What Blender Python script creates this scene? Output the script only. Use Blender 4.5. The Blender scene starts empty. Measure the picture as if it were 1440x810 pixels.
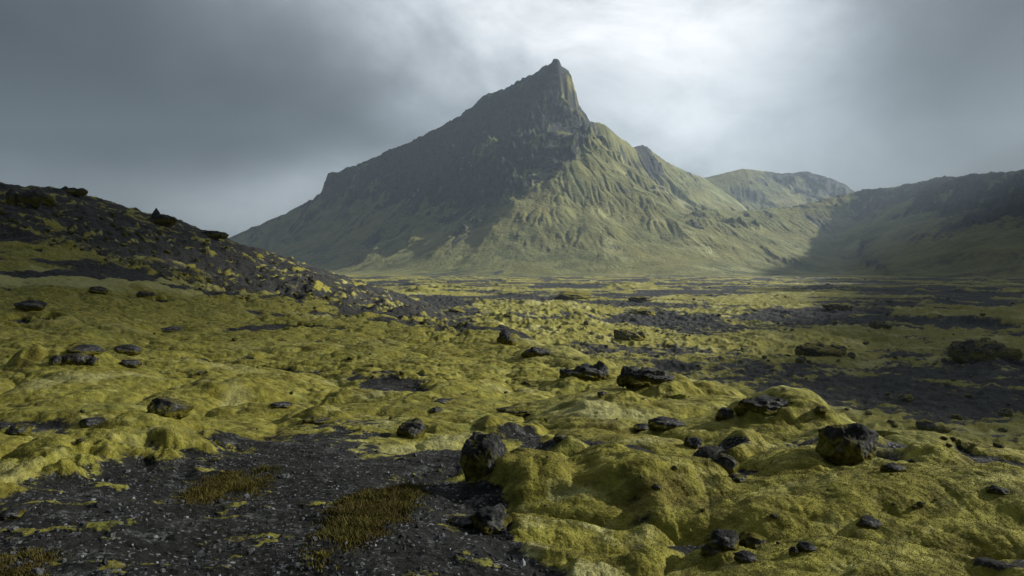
import bpy, math, random
import numpy as np

# ------------------------------------------------------------------ basics
PI = math.pi
F, CX, HY = 960.0, 720.0, 372.0          # focal length / centre / eye level of a 1440x810 frame
rng = np.random.default_rng(7)
random.seed(7)
scene = bpy.context.scene
COL = scene.collection


def sstep(a, b, x):
    t = np.clip((x - a) / (b - a), 0, 1)
    return t * t * (3 - 2 * t)


def smax(a, b, k):
    h = np.clip(0.5 + 0.5 * (a - b) / k, 0, 1)
    return b * (1 - h) + a * h + k * h * (1 - h)


# ------------------------------------------------------------------ noise
_P = np.random.default_rng(11).permutation(512).astype(np.int32)
_A = np.random.default_rng(12).random(512) * 2 * PI
_GX, _GY = np.cos(_A).astype(np.float32), np.sin(_A).astype(np.float32)


def perlin(x, y, seed=0):
    x = np.asarray(x, np.float64); y = np.asarray(y, np.float64)
    xi = np.floor(x); yi = np.floor(y)
    fx = (x - xi).astype(np.float32); fy = (y - yi).astype(np.float32)
    xi = xi.astype(np.int64).astype(np.int32); yi = yi.astype(np.int64).astype(np.int32)

    def g(ix, iy, dx, dy):
        h = _P[(_P[(ix + seed * 57) & 511] + iy) & 511]
        return _GX[h] * dx + _GY[h] * dy
    u = fx * fx * fx * (fx * (fx * 6 - 15) + 10)
    v = fy * fy * fy * (fy * (fy * 6 - 15) + 10)
    a = g(xi, yi, fx, fy); b = g(xi + 1, yi, fx - 1, fy)
    c = g(xi, yi + 1, fx, fy - 1); d = g(xi + 1, yi + 1, fx - 1, fy - 1)
    ab = a + u * (b - a); cd = c + u * (d - c)
    return (ab + v * (cd - ab)) * 1.5


def fbm(x, y, octv=4, seed=0, gain=0.5):
    s = 0; a = 1.0
    for i in range(octv):
        s = s + a * perlin(x, y, seed + i)
        x, y = x * 2.03 + 17.3, y * 2.03 - 9.1
        a *= gain
    return s


def ridged(x, y, octv=4, seed=0, gain=0.5):
    s = 0; a = 1.0; w = 1.0
    for i in range(octv):
        n = 1 - np.abs(perlin(x, y, seed + i)) * 1.4
        n = np.clip(n, 0, 1) ** 2
        s = s + a * n * w
        w = np.clip(n * 1.6, 0, 1)
        x, y = x * 2.05 + 5.3, y * 2.05 + 3.1
        a *= gain
    return s


def worley(x, y, seed=0):
    """Distance to the nearest of jittered grid points."""
    xi = np.floor(x).astype(np.int32); yi = np.floor(y).astype(np.int32)
    best = np.full(x.shape, 9.0, np.float32)
    for ox in (-1, 0, 1):
        for oy in (-1, 0, 1):
            h = _P[(_P[(xi + ox + seed * 31) & 511] + yi + oy) & 511]
            jx = (h & 31) / 31.0; jy = ((h >> 4) & 31) / 31.0
            d = (xi + ox + jx - x) ** 2 + (yi + oy + jy - y) ** 2
            best = np.minimum(best, d.astype(np.float32))
    return np.sqrt(best)


# ------------------------------------------------------------------ the near ground: surveyed points
# (azimuth column, elevation, depth) read as a survey; interpolated in (tan azimuth, ln depth)
SV = {
    -400: [(700, 6.2), (580, 12), (480, 26), (380, 58), (320, 85), (270, 120), (240, 150), (255, 200), (290, 300), (340, 420)],
    0: [(860, 3.6), (760, 4.9), (700, 6.2), (640, 8.5), (580, 12), (530, 17), (480, 26), (430, 40), (380, 60), (330, 88), (288, 120), (264, 150), (277, 190), (300, 260), (350, 400)],
    120: [(700, 6.3), (580, 12.2), (480, 27), (400, 58), (345, 95), (300, 135), (282, 165), (292, 210), (320, 300)],
    250: [(860, 3.6), (760, 5), (700, 6.4), (640, 9), (590, 12.5), (540, 18.5), (490, 30), (450, 46), (410, 70), (370, 105), (338, 150), (318, 195), (326, 250), (352, 350)],
    370: [(490, 33), (455, 52), (420, 84), (390, 125), (366, 180), (358, 230), (364, 300), (376, 400)],
    480: [(860, 3.6), (760, 5), (700, 6.5), (640, 9.2), (590, 13), (550, 18), (510, 27), (475, 43), (447, 70), (427, 105), (408, 165), (396, 250), (397, 330), (406, 500)],
    620: [(860, 3.7), (760, 5.1), (700, 6.6), (650, 8.8), (600, 12.5), (560, 17.5), (520, 26), (490, 38), (470, 55), (462, 80), (455, 120), (446, 200), (443, 310), (450, 420)],
    720: [(860, 3.8), (760, 5.2), (700, 6.8), (650, 9), (610, 12), (570, 16.5), (530, 24), (500, 34), (480, 46), (472, 58), (500, 85), (545, 130), (560, 200)],
    850: [(860, 3.9), (760, 5.3), (700, 6.9), (650, 9), (610, 11.8), (570, 16), (540, 22), (523, 30), (550, 42), (620, 65), (660, 100)],
    1000: [(860, 3.9), (760, 5.2), (700, 6.7), (650, 8.7), (610, 11.5), (577, 15.5), (560, 19.5), (640, 28), (740, 45), (783, 70)],
    1150: [(860, 3.8), (760, 5), (700, 6.4), (650, 8.3), (612, 10.8), (592, 13.5), (690, 20), (830, 35), (860, 60)],
    1300: [(860, 3.7), (780, 4.6), (720, 5.8), (680, 7.2), (652, 8.8), (636, 10.5), (740, 16), (860, 30), (900, 50)],
    1440: [(860, 3.7), (780, 4.6), (720, 5.8), (690, 6.8), (664, 8.6), (654, 10), (740, 16), (860, 30), (900, 50)],
    1800: [(900, 3.8), (780, 5.2), (720, 7), (695, 9), (780, 16), (880, 30), (900, 50)],
}
pts = []
for px, col in SV.items():
    for py, D in col:
        pts.append(((px - CX) / F, math.log(D), (HY - py) / F))
    for D in (0.3, 0.8, 1.6, 2.4):
        pts.append(((px - CX) / F, math.log(D), -1.86 / D))
pts = np.array(pts)
KU = 2.2


def _tps(d2):
    return np.where(d2 > 1e-12, d2 * np.log(d2 + 1e-12), 0)


# value interpolated is the height itself compressed: z/(1+D*0.1) keeps near and far comparable
_pu, _pw, _ps = pts[:, 0] * KU, pts[:, 1], pts[:, 2]
_pv = _ps * np.exp(_pw) / (1 + 0.1 * np.exp(_pw))
n = len(pts)
A = np.zeros((n + 3, n + 3))
A[:n, :n] = _tps((_pu[:, None] - _pu) ** 2 + (_pw[:, None] - _pw) ** 2) + np.eye(n) * 0.004
A[:n, n] = 1; A[:n, n + 1] = _pu; A[:n, n + 2] = _pw
A[n:, :n] = A[:n, n:].T
sol = np.linalg.solve(A, np.concatenate([_pv, np.zeros(3)]))
GU = np.linspace(-1.3, 1.3, 300); GW = np.linspace(math.log(0.3), math.log(600), 420)
gu, gw = np.meshgrid(GU, GW, indexing='ij')
TAB = sol[n] + sol[n + 1] * gu * KU + sol[n + 2] * gw
for i in range(n):
    TAB += sol[i] * _tps((gu * KU - _pu[i]) ** 2 + (gw - _pw[i]) ** 2)


def fore_base(X, Y):
    r = np.hypot(X, Y) + 1e-6
    th = np.arctan2(X, Y)
    dep = np.maximum(r * np.maximum(np.cos(th), 0.6), 0.31)
    u = np.tan(np.clip(th, -0.9, 0.9))
    fu = np.clip((u - GU[0]) / (GU[1] - GU[0]), 0, len(GU) - 1.001)
    fw = np.clip((np.log(dep) - GW[0]) / (GW[1] - GW[0]), 0, len(GW) - 1.001)
    iu = fu.astype(int); iw = fw.astype(int); du = fu - iu; dw = fw - iw
    v = (TAB[iu, iw] * (1 - du) * (1 - dw) + TAB[iu + 1, iw] * du * (1 - dw)
         + TAB[iu, iw + 1] * (1 - du) * dw + TAB[iu + 1, iw + 1] * du * dw)
    z = v * (1 + 0.1 * dep)
    zb = -1.9 - 0.03 * r
    b = sstep(1.0, 2.4, np.abs(th))
    z = z * (1 - b) + zb * b
    return z - sstep(350, 700, r) * 60


PLAIN = -22.0


def base_hit(px, py):
    """Point of the smooth near ground seen in a given direction."""
    Y = np.exp(np.linspace(math.log(2.5), math.log(400), 4000))
    X = Y * (px - CX) / F
    z = fore_base(X, Y)
    below = z >= (HY - py) / F * Y
    i = int(np.argmax(below)) if below.any() else len(Y) - 1
    return X[i], Y[i], z[i]


# moss hummocks of the near ground: column, elevation, half width, depth ratio, height, power
HUM = [
    (855, 672, 120, 1.5, 52, 2.2), (925, 705, 115, 1.4, 48, 2.2), (748, 688, 84, 1.3, 44, 2.0), (1020, 655, 62, 0.8, 40, 2.2),
    (1090, 640, 70, 0.8, 22, 2.0), (1110, 605, 95, 0.7, 34, 2.0), (1205, 640, 110, 0.8, 26, 2.0),
    (1300, 668, 120, 0.9, 26, 2.0), (712, 612, 55, 0.8, 26, 2.6), (965, 808, 125, 0.9, 42, 2.2),
    (1075, 742, 130, 0.7, 26, 2.0), (1240, 722, 190, 0.7, 26, 2.0), (215, 622, 120, 0.8, 40, 2.0),
    (60, 645, 130, 0.7, 24, 2.0), (560, 566, 90, 0.8, 14, 2.0), (935, 563, 58, 0.8, 24, 2.2),
    (1010, 570, 60, 0.8, 18, 2.0), (850, 590, 80, 0.8, 16, 2.0), (640, 560, 90, 0.7, 12, 2.0),
    (440, 588, 70, 0.8, 18, 2.2), (100, 530, 70, 0.9, 26, 2.0), (330, 560, 110, 0.7, 16, 2.0),
    (1390, 715, 120, 0.8, 22, 2.0), (1360, 770, 150, 0.7, 24, 2.0), (1140, 800, 140, 0.7, 22, 2.0),
    (560, 540, 120, 0.7, 10, 2.0), (800, 545, 60, 0.8, 12, 2.0), (480, 560, 60, 0.8, 14, 2.4),
]
HUMW = []
for (px, py, wp, dr, hp, pw) in HUM:
    x, y, z = base_hit(px, py)
    s = y / F
    HUMW.append((x, y, wp * s, wp * s * dr * 1.35, hp * s * 1.15, pw))


def near_surface(X, Y):
    z = fore_base(X, Y)
    r = np.hypot(X, Y)
    m = r < 60
    if m.any():
        x, y = X[m], Y[m]
        wx = x + 0.35 * fbm(x / 0.9, y / 0.9, 3, 31)
        wy = y + 0.35 * fbm(x / 0.9, y / 0.9, 3, 37)
        add = np.zeros_like(x)
        for (cx, cy, a, b, h, pw) in HUMW:
            k = (np.abs(x - cx) < a * 1.8 + 0.5) & (np.abs(y - cy) < b * 1.8 + 0.5)
            if not k.any():
                continue
            d = np.sqrt(((wx[k] - cx) / a) ** 2 + ((wy[k] - cy) / b) ** 2)
            add[k] = smax(add[k], 0.8 * h * np.clip(1 - d ** 2, 0, 1) ** 1.25, 0.05) - 0.01
        z = z.copy()
        z[m] += add
    return z


# pixel style boundaries (columns -> elevation) of the bare lava gravel and of the scree on the slope
GRX = [-900, 0, 60, 150, 240, 330, 420, 520, 600, 650, 690, 715, 740, 800, 900]
GRY = [735, 705, 672, 652, 640, 622, 612, 612, 636, 662, 690, 720, 775, 840, 1000]
SCX = [-600, 0, 90, 150, 230, 300, 380, 430, 520, 600, 660]
SCY = [320, 335, 352, 372, 395, 415, 428, 436, 450, 464, 478]


def relief(X, Y, r, soft):
    """Pillows, folds and grain of the moss; soft = 0 on gravel, 1 on moss."""
    out = np.zeros_like(X)
    specs = [(7.0, 0.48, 0), (3.1, 0.31, 1), (1.35, 0.13, 2), (0.55, 0.060, 3), (0.24, 0.032, 4), (0.1, 0.012, 5), (0.05, 0.005, 6)]
    lod = np.ones_like(X)
    for lam, amp, i in specs:
        rmax = lam / 0.0062
        m = r < rmax
        if not m.any():
            continue
        x, y = X[m], Y[m]
        fade = 1 - sstep(rmax * 0.6, rmax, r[m])
        q = 0.35 * lam
        wx = x + q * perlin(x / lam * 0.8, y / lam * 0.8, 40 + i)
        wy = y + q * perlin(x / lam * 0.8 + 9, y / lam * 0.8, 50 + i)
        b = np.abs(perlin(wx / lam / 1.25, wy / lam, 60 + i)) * 1.5
        b = (b + 0.006) ** (0.40 if i in (1, 2, 3) else 0.5)
        if i in (2, 3, 4):
            w = 1 - np.clip(worley(wx / lam / 1.1, wy / lam / 0.85, 3 + i), 0, 1) ** 2
            b = 0.5 * b + 0.55 * w
        sf = soft[m] if lam > 0.09 else (0.6 + 0.4 * soft[m])
        out[m] += amp * fade * (b - 0.5) * sf * (1 + (1.5 * sstep(9, 28, r[m]) if lam < 2 else 0))
    # bare gravel grain
    for lam, amp, i in [(1.6, 0.07, 3), (0.5, 0.045, 0), (0.16, 0.016, 1), (0.06, 0.010, 2)]:
        m = (r < lam / 0.006) & (soft < 0.9)
        if m.any():
            out[m] += amp * perlin(X[m] / lam, Y[m] / lam, 80 + i) * (1 - soft[m])
    # far roll
    for lam, amp, i in [(16, 1.1, 0), (40, 2.2, 1)]:
        out += amp * sstep(lam * 1.2, lam * 4, r) * np.sqrt(np.abs(perlin(X / lam, Y / lam / 1.6, 90 + i)) + 0.01) * (0.4 + 0.6 * soft)
    return out


def scree_streak(X, Y):
    a = 0.6 * fbm(X / 8, Y / 42, 5, 101, 0.65) + 0.8 * fbm(X / 2.2, Y / 7, 4, 105, 0.68)
    return a


def scree_rough(X, Y, r):
    z = 0.0
    for lam, amp, i in [(14, 1.0, 0), (6, 0.75, 1), (2.6, 0.65, 2), (1.2, 0.42, 3), (0.6, 0.22, 4)]:
        fade = 1 - sstep(lam / 0.006 * 0.6, lam / 0.006, r)
        z = z + amp * fade * (fbm(X / lam, Y / lam / 2.0, 2, 110 + i))
    return z


def plain_surface(X, Y, r):
    low = fbm(X / 210, Y / 260, 3, 121)
    z = PLAIN + 1.6 * low
    rid = ridged((X + 20 * perlin(X / 50, Y / 50, 130)) / 75, Y / 95, 4, 123)
    z = z + 3.4 * np.clip(rid - 0.75, 0, 2) * (0.25 + 0.75 * sstep(110, 260, r)) * sstep(-0.5, 0.45, fbm(X / 160, Y / 160, 2, 126) + 0.12)
    z = z + 1.1 * np.sqrt(np.abs(perlin(X / 17, Y / 21, 127))) * sstep(-0.3, 0.3, perlin(X / 60, Y / 70, 128))
    for lam, amp, i in [(7.0, 0.75, 0), (3.2, 0.5, 1), (1.4, 0.28, 2), (0.7, 0.12, 3)]:
        fade = 1 - sstep(lam / 0.0055 * 0.6, lam / 0.0055, r)
        z = z + amp * fade * (ridged(X / lam, Y / lam, 2, 131 + i) - 0.6) * (0.5 + 0.5 * sstep(110, 260, r))
    fl = sstep(1000, 1450, r)
    z = z * (1 - fl) + (PLAIN + 0.5 + 0.25 * (z - PLAIN)) * fl
    return z


def ground_all(X, Y):
    """height + masks (moss, pale, brown, which) of the ground at world points."""
    X = np.asarray(X, float); Y = np.asarray(Y, float)
    r = np.hypot(X, Y)
    zf = near_surface(X, Y)
    Yc = np.maximum(Y, 0.3)
    px = np.where(Y > 0.3, CX + F * X / Yc, np.where(X < 0, -900, 2200))
    py = np.where(Y > 0.3, HY - F * zf / Yc, 900)
    nz = fbm(X / 1.2, Y / 1.2, 4, 141)
    nzf = fbm(X / 0.35, Y / 0.35, 3, 151)
    edge = np.interp(px, GRX, GRY)
    grav = sstep(-30, 30, (py - edge) + 30 * nz + 20 * nzf) * sstep(40, 25, r)
    # thin moss veins on the gravel, bare spots on the moss
    vein = sstep(0.2, 0.9, fbm(X / 0.55 + 3, Y / 0.38, 5, 155, 0.65))
    moss = 1 - grav * (1 - 0.55 * vein)
    big = fbm(X / 6, Y / 6, 4, 161)
    bare = sstep(0.42, 0.8, big + 0.35 * nz) * sstep(5, 9, r)
    bare2 = sstep(0.5, 0.75, fbm(X / 1.7, Y / 1.3, 4, 165)) * sstep(30, 12, r) * sstep(820, 960, px)
    moss = moss * (1 - 0.85 * bare) * (1 - 0.8 * bare2)
    # scree on the hillside
    sc_edge = np.interp(px, SCX, SCY)
    stk = scree_streak(X, Y)
    scree = sstep(-30, 26, sc_edge - py + 26 * stk) * (1 - sstep(640, 700, px)) * sstep(28, 45, r)
    mossy = 0.85 * sstep(-0.05, 0.95, stk + 0.5 * fbm(X / 4, Y / 7, 4, 171, 0.65) - 0.05)
    midm = 1 - 0.9 * sstep(0.25, 0.6, fbm(X / 11, Y / 20, 4, 173) + 0.2 * sstep(40, 90, r))
    moss = np.where(scree > 0.01, moss * midm * (1 - scree) + scree * mossy, moss * np.where(r > 25, midm, 1))
    soft = np.clip(moss, 0, 1)
    zf = zf + relief(X, Y, r, np.clip(0.25 + 0.75 * soft, 0, 1) * (1 - 0.75 * grav) * (1 - 0.65 * scree))
    zf = zf + scree_rough(X, Y, r) * np.maximum(scree, 0.45 * (1 - soft)) * sstep(20, 60, r)
    # valley floor
    zp = plain_surface(X, Y, r)
    which = sstep(-0.6, 0.6, zf - zp)
    z = smax(zf, zp, 0.5)
    pn = 1.25 * fbm(X / 95, Y / 80, 5, 181, 0.58) + 0.5 * fbm(X / 13, Y / 16, 5, 185, 0.62) + 0.5 * fbm(X / 5, Y / 2.6, 5, 187, 0.68) * sstep(420, 150, r) + 0.8 * (zp - PLAIN - 1.2) / 3
    bias = np.interp(px, [560, 700, 900, 1100, 1440], [0.42, 0.50, 0.52, 0.46, 0.36])
    bias = bias + 0.38 * 1.15 * sstep(260, 150, r) * sstep(850, 1000, px) - 0.28 * sstep(380, 800, r) + 1.0 * sstep(1150, 1450, r)
    pm = sstep(-0.55, 0.75, pn + bias - 0.12)
    moss = which * moss + (1 - which) * pm * 0.92
    pale = sstep(0.35, 0.9, fbm(X / 2.6 + 40, Y / 2.6, 5, 191) + 0.12) * sstep(6, 10, r)
    pale = np.maximum(pale * sstep(30, 9, r), 0.8 * sstep(0.1, 0.7, fbm(X / 14, Y / 18, 4, 195)) * sstep(14, 30, r)) * np.clip(moss, 0, 1)
    pale2 = sstep(0.15, 0.6, fbm(X / 0.5, Y / 0.5, 4, 197)) * sstep(690, 740, py) * sstep(700, 760, px) * sstep(900, 850, px)
    pale = np.maximum(pale, pale2)
    brown = np.clip(0.5 + 0.6 * fbm(X / 1.1 - 7, Y / 1.1, 4, 199), 0, 1)
    return z, np.clip(moss, 0, 1), np.clip(pale, 0, 1), brown, which, scree


def ground_z(X, Y):
    return ground_all(np.atleast_1d(X), np.atleast_1d(Y))[0]


def hit(px, py):
    Y = np.exp(np.linspace(math.log(2.6), math.log(1700), 2600))
    X = Y * (px - CX) / F
    z = ground_z(X, Y)
    b = z >= (HY - py) / F * Y
    i = int(np.argmax(b)) if b.any() else len(Y) - 1
    return float(X[i]), float(Y[i]), float(z[i])


# ------------------------------------------------------------------ mesh helpers
def mesh_from(name, V, Q, mat, smooth=True, attrs=None, parent=None):
    me = bpy.data.meshes.new(name)
    V = np.ascontiguousarray(V, np.float32); Q = np.ascontiguousarray(Q, np.int32)
    k = Q.shape[1]
    me.vertices.add(len(V)); me.vertices.foreach_set('co', V.ravel())
    me.loops.add(Q.size); me.loops.foreach_set('vertex_index', Q.ravel())
    me.polygons.add(len(Q))
    me.polygons.foreach_set('loop_start', np.arange(0, Q.size, k, dtype=np.int32))
    me.polygons.foreach_set('use_smooth', np.full(len(Q), smooth, bool))
    me.update(calc_edges=True)
    for nm, arr in (attrs or {}).items():
        at = me.attributes.new(nm, 'FLOAT_COLOR', 'POINT')
        c = np.ones((len(V), 4), np.float32); c[:, :arr.shape[1]] = arr
        at.data.foreach_set('color', c.ravel())
    me.materials.append(mat)
    o = bpy.data.objects.new(name, me)
    COL.objects.link(o)
    if parent:
        o.parent = parent
    return o


def grid_quads(nr, nc, wrap=False):
    j, i = np.meshgrid(np.arange(nr - 1), np.arange(nc if wrap else nc - 1), indexing='ij')
    i2 = (i + 1) % nc
    return np.stack([j * nc + i, (j + 1) * nc + i, (j + 1) * nc + i2, j * nc + i2], -1).reshape(-1, 4)[:, ::-1]


def compact(V, Q, keep, attrs):
    Q = Q[keep]
    used = np.zeros(len(V), bool); used[Q.ravel()] = True
    idx = np.cumsum(used) - 1
    return V[used], idx[Q], {k: a[used] for k, a in attrs.items()}


# ------------------------------------------------------------------ materials
def nodes_of(m):
    m.use_nodes = True
    nt = m.node_tree
    nt.nodes.clear()
    return nt


class NT:
    def __init__(s, nt):
        s.nt = nt

    def n(s, t, **kw):
        nd = s.nt.nodes.new(t)
        for k, v in kw.items():
            if k == 'ins':
                for kk, vv in v.items():
                    if isinstance(vv, bpy.types.NodeSocket):
                        s.nt.links.new(vv, nd.inputs[kk])
                    else:
                        nd.inputs[kk].default_value = vv
            else:
                setattr(nd, k, v)
        return nd

    def noise(s, vec, scale, detail=4, rough=0.55, dist=0.0):
        return s.n('ShaderNodeTexNoise', ins={'Vector': vec, 'Scale': scale, 'Detail': detail, 'Roughness': rough, 'Distortion': dist}).outputs['Fac']

    def ramp(s, v, a, b, lo=0.0, hi=1.0):
        return s.n('ShaderNodeMapRange', interpolation_type='SMOOTHSTEP', ins={'Value': v, 'From Min': a, 'From Max': b, 'To Min': lo, 'To Max': hi}).outputs[0]

    def m(s, op, a, b=0.0, c=0.0, clamp=False):
        nd = s.n('ShaderNodeMath', operation=op, use_clamp=clamp)
        for i, v in enumerate((a, b, c)):
            if isinstance(v, bpy.types.NodeSocket):
                s.nt.links.new(v, nd.inputs[i])
            else:
                nd.inputs[i].default_value = v
        return nd.outputs[0]

    def mix(s, f, a, b, blend='MIX'):
        nd = s.n('ShaderNodeMix', data_type='RGBA', blend_type=blend)
        for k, v in ((0, f), (6, a), (7, b)):
            if isinstance(v, bpy.types.NodeSocket):
                s.nt.links.new(v, nd.inputs[k])
            else:
                nd.inputs[k].default_value = v if k == 0 else (*v, 1)
        return nd.outputs[2]


def rock_colour(t, P, scale=1.0):
    """Dark basalt with pale lichen crust."""
    n1 = t.noise(P, 2.2 * scale, 6, 0.65)
    n2 = t.noise(P, 19 * scale, 7, 0.78)
    c = t.mix(t.ramp(n1, 0.35, 0.7), (0.018, 0.019, 0.020), (0.062, 0.062, 0.060))
    lich = t.ramp(t.m('MULTIPLY', t.ramp(n2, 0.47, 0.6), t.ramp(t.noise(P, 3.5 * scale, 3), 0.38, 0.6)), 0.3, 0.8)
    c = t.mix(t.m('MULTIPLY', lich, 0.55), c, (0.20, 0.205, 0.195))
    return c, n1, n2


def make_ground_mat():
    m = bpy.data.materials.new('moss_and_lava_gravel')
    t = NT(nodes_of(m))
    P = t.n('ShaderNodeTexCoord').outputs['Object']
    at = t.n('ShaderNodeAttribute', attribute_name='mask')
    sep = t.n('ShaderNodeSeparateColor', ins={'Color': at.outputs['Color']})
    moss, pale, brown = sep.outputs[0], sep.outputs[1], sep.outputs[2]
    n_f = t.noise(P, 26, 4, 0.65)
    n_m = t.noise(P, 5.0, 5, 0.6)
    n_l = t.noise(P, 0.9, 5, 0.6)
    n_x = t.noise(P, 75, 2, 0.6)
    # moss colours
    c = t.mix(t.ramp(n_m, 0.32, 0.68), (0.078, 0.073, 0.012), (0.240, 0.225, 0.040))
    c = t.mix(t.ramp(n_l, 0.42, 0.66, 0, 0.55), c, (0.125, 0.105, 0.013))
    c = t.mix(t.ramp(t.noise(P, 0.23, 5, 0.65), 0.47, 0.72, 0, 0.5), c, (0.070, 0.075, 0.014))
    c = t.mix(t.ramp(t.noise(P, 0.75, 4, 0.6, 0.4), 0.56, 0.72, 0, 0.55), c, (0.085, 0.105, 0.026))
    c = t.mix(t.m('MULTIPLY', t.ramp(brown, 0.72, 1.0), 0.5), c, (0.070, 0.050, 0.012))
    c = t.mix(t.m('MULTIPLY', pale, 0.6), c, (0.38, 0.37, 0.17))
    c = t.mix(t.ramp(n_f, 0.40, 0.62, 0.0, 0.45), (0.045, 0.040, 0.007), c)  if False else c
    spk = t.ramp(n_x, 0.36, 0.62)
    c = t.mix(t.m('SUBTRACT', 0.16, t.m('MULTIPLY', spk, 0.16)), c, (0.045, 0.038, 0.006))
    n_s = t.noise(t.n('ShaderNodeMapping', ins={'Vector': P, 'Scale': (1.0, 1.5, 1.0)}).outputs[0], 2.3, 6, 0.68)
    c = t.mix(t.ramp(n_s, 0.54, 0.70, 0, 0.42), c, (0.055, 0.050, 0.009))  # shade of moss creases put into the colour as random mottle
    c = t.mix(t.ramp(n_s, 0.47, 0.30, 0, 0.6), c, (0.36, 0.34, 0.12))  # pale highlights of the folds, likewise put into the colour
    n_0 = t.noise(P, 0.35, 6, 0.68)
    # gravel
    v = t.n('ShaderNodeTexVoronoi', ins={'Vector': P, 'Scale': 42})
    g = t.mix(t.ramp(n_f, 0.35, 0.72), (0.0055, 0.0056, 0.0048), (0.0135, 0.0138, 0.0115))
    g = t.mix(t.ramp(n_0, 0.48, 0.72, 0, 0.7), g, (0.026, 0.027, 0.024))
    g = t.mix(t.ramp(t.noise(P, 1.6, 5, 0.7), 0.55, 0.75, 0, 0.6), g, (0.040, 0.041, 0.037))
    sepv = t.n('ShaderNodeSeparateColor', ins={'Color': v.outputs['Color']})
    g = t.mix(t.m('MULTIPLY', t.ramp(sepv.outputs[0], 0.88, 0.99), t.ramp(n_m, 0.4, 0.62)), g, (0.16, 0.165, 0.17))
    g = t.mix(t.m('MULTIPLY', pale, 0.25), g, (0.15, 0.155, 0.15))
    lc = t.m('MULTIPLY', t.ramp(t.noise(P, 3.2, 4, 0.7), 0.54, 0.66), t.ramp(t.noise(P, 30, 4, 0.75), 0.42, 0.6))
    g = t.mix(t.m('MULTIPLY', lc, 0.6), g, (0.13, 0.137, 0.132))
    # fine ragged border between the two
    mf = t.m('ADD', moss, t.m('MULTIPLY', t.m('SUBTRACT', t.m('ADD', t.m('ADD', t.m('MULTIPLY', n_f, 0.3), t.m('MULTIPLY', n_m, 0.3)), t.m('ADD', t.m('MULTIPLY', n_s, 0.25), t.m('MULTIPLY', n_0, 0.15))), 0.5), 2.0))
    mf = t.ramp(mf, 0.36, 0.62)
    col = t.mix(mf, g, c)
    n_b = t.noise(P, 1.9, 4, 0.6)
    h = t.m('ADD', t.m('ADD', t.m('MULTIPLY', n_x, 0.15), t.m('MULTIPLY', n_f, 0.55)), t.m('ADD', t.m('MULTIPLY', n_m, 2.2), t.m('MULTIPLY', n_b, 4.0)))
    bump = t.n('ShaderNodeBump', ins={'Height': h, 'Strength': 0.85, 'Distance': 0.03})
    b = t.n('ShaderNodeBsdfPrincipled', ins={'Base Color': col, 'Roughness': 0.95, 'Normal': bump.outputs[0]})
    b.inputs['Specular IOR Level'].default_value = 0.15
    o = t.n('ShaderNodeOutputMaterial', ins={'Surface': b.outputs[0]})
    return m


def make_far_mat(name):
    m = bpy.data.materials.new(name)
    t = NT(nodes_of(m))
    P = t.n('ShaderNodeTexCoord').outputs['Object']
    at = t.n('ShaderNodeAttribute', attribute_name='mask')
    sep = t.n('ShaderNodeSeparateColor', ins={'Color': at.outputs['Color']})
    rock, pale, warm = sep.outputs[0], sep.outputs[1], sep.outputs[2]
    n1 = t.noise(P, 0.02, 6, 0.65)
    n2 = t.noise(P, 0.11, 5, 0.7)
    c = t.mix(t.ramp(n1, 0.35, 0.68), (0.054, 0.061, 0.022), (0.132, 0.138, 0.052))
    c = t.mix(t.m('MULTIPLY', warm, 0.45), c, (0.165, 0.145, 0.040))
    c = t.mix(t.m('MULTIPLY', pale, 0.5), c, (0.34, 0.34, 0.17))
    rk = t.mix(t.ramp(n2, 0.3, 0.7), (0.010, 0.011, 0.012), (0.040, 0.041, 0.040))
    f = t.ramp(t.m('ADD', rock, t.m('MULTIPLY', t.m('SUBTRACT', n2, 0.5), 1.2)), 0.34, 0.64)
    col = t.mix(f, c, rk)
    bump = t.n('ShaderNodeBump', ins={'Height': t.m('ADD', n2, t.m('MULTIPLY', t.noise(P, 0.3, 3), 0.4)), 'Strength': 0.8, 'Distance': 6.0})
    b = t.n('ShaderNodeBsdfPrincipled', ins={'Base Color': col, 'Roughness': 0.95, 'Normal': bump.outputs[0]})
    b.inputs['Specular IOR Level'].default_value = 0.1
    t.n('ShaderNodeOutputMaterial', ins={'Surface': b.outputs[0]})
    return m


def make_rock_mat(name, moss, lichen=1.0, scale=1.0):
    m = bpy.data.materials.new(name)
    t = NT(nodes_of(m))
    P = t.n('ShaderNodeTexCoord').outputs['Object']
    c, n1, n2 = rock_colour(t, P, scale)
    N = t.n('ShaderNodeNewGeometry').outputs['Normal']
    nz = t.n('ShaderNodeSeparateXYZ', ins={'Vector': N}).outputs[2]
    if True:
        nn = t.m('SUBTRACT', t.noise(P, 3.0 * scale, 5, 0.6), 0.5)
        f = t.m('ADD', nz, t.m('MULTIPLY', nn, 1.6))
        f = t.ramp(f, 1.0 - moss * 0.8, 1.25 - moss * 0.8) if moss > 0 else 0.0
        at = t.n('ShaderNodeAttribute', attribute_name='mask')
        low = t.n('ShaderNodeSeparateColor', ins={'Color': at.outputs['Color']}).outputs[0]
        low = t.ramp(t.m('ADD', low, t.m('MULTIPLY', nn, 1.7)), 0.52, 0.24)
        f = t.m('MAXIMUM', f, low)
        mc = t.mix(t.ramp(t.noise(P, 18 * scale, 3), 0.35, 0.65), (0.055, 0.049, 0.009), (0.15, 0.135, 0.024))
        c = t.mix(f, c, mc)
    bump = t.n('ShaderNodeBump', ins={'Height': t.m('ADD', t.m('MULTIPLY', n1, 0.6), n2), 'Strength': 0.9, 'Distance': 0.05 / scale})
    b = t.n('ShaderNodeBsdfPrincipled', ins={'Base Color': c, 'Roughness': 1.0, 'Normal': bump.outputs[0]})
    b.inputs['Specular IOR Level'].default_value = 0.08
    t.n('ShaderNodeOutputMaterial', ins={'Surface': b.outputs[0]})
    return m


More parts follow.
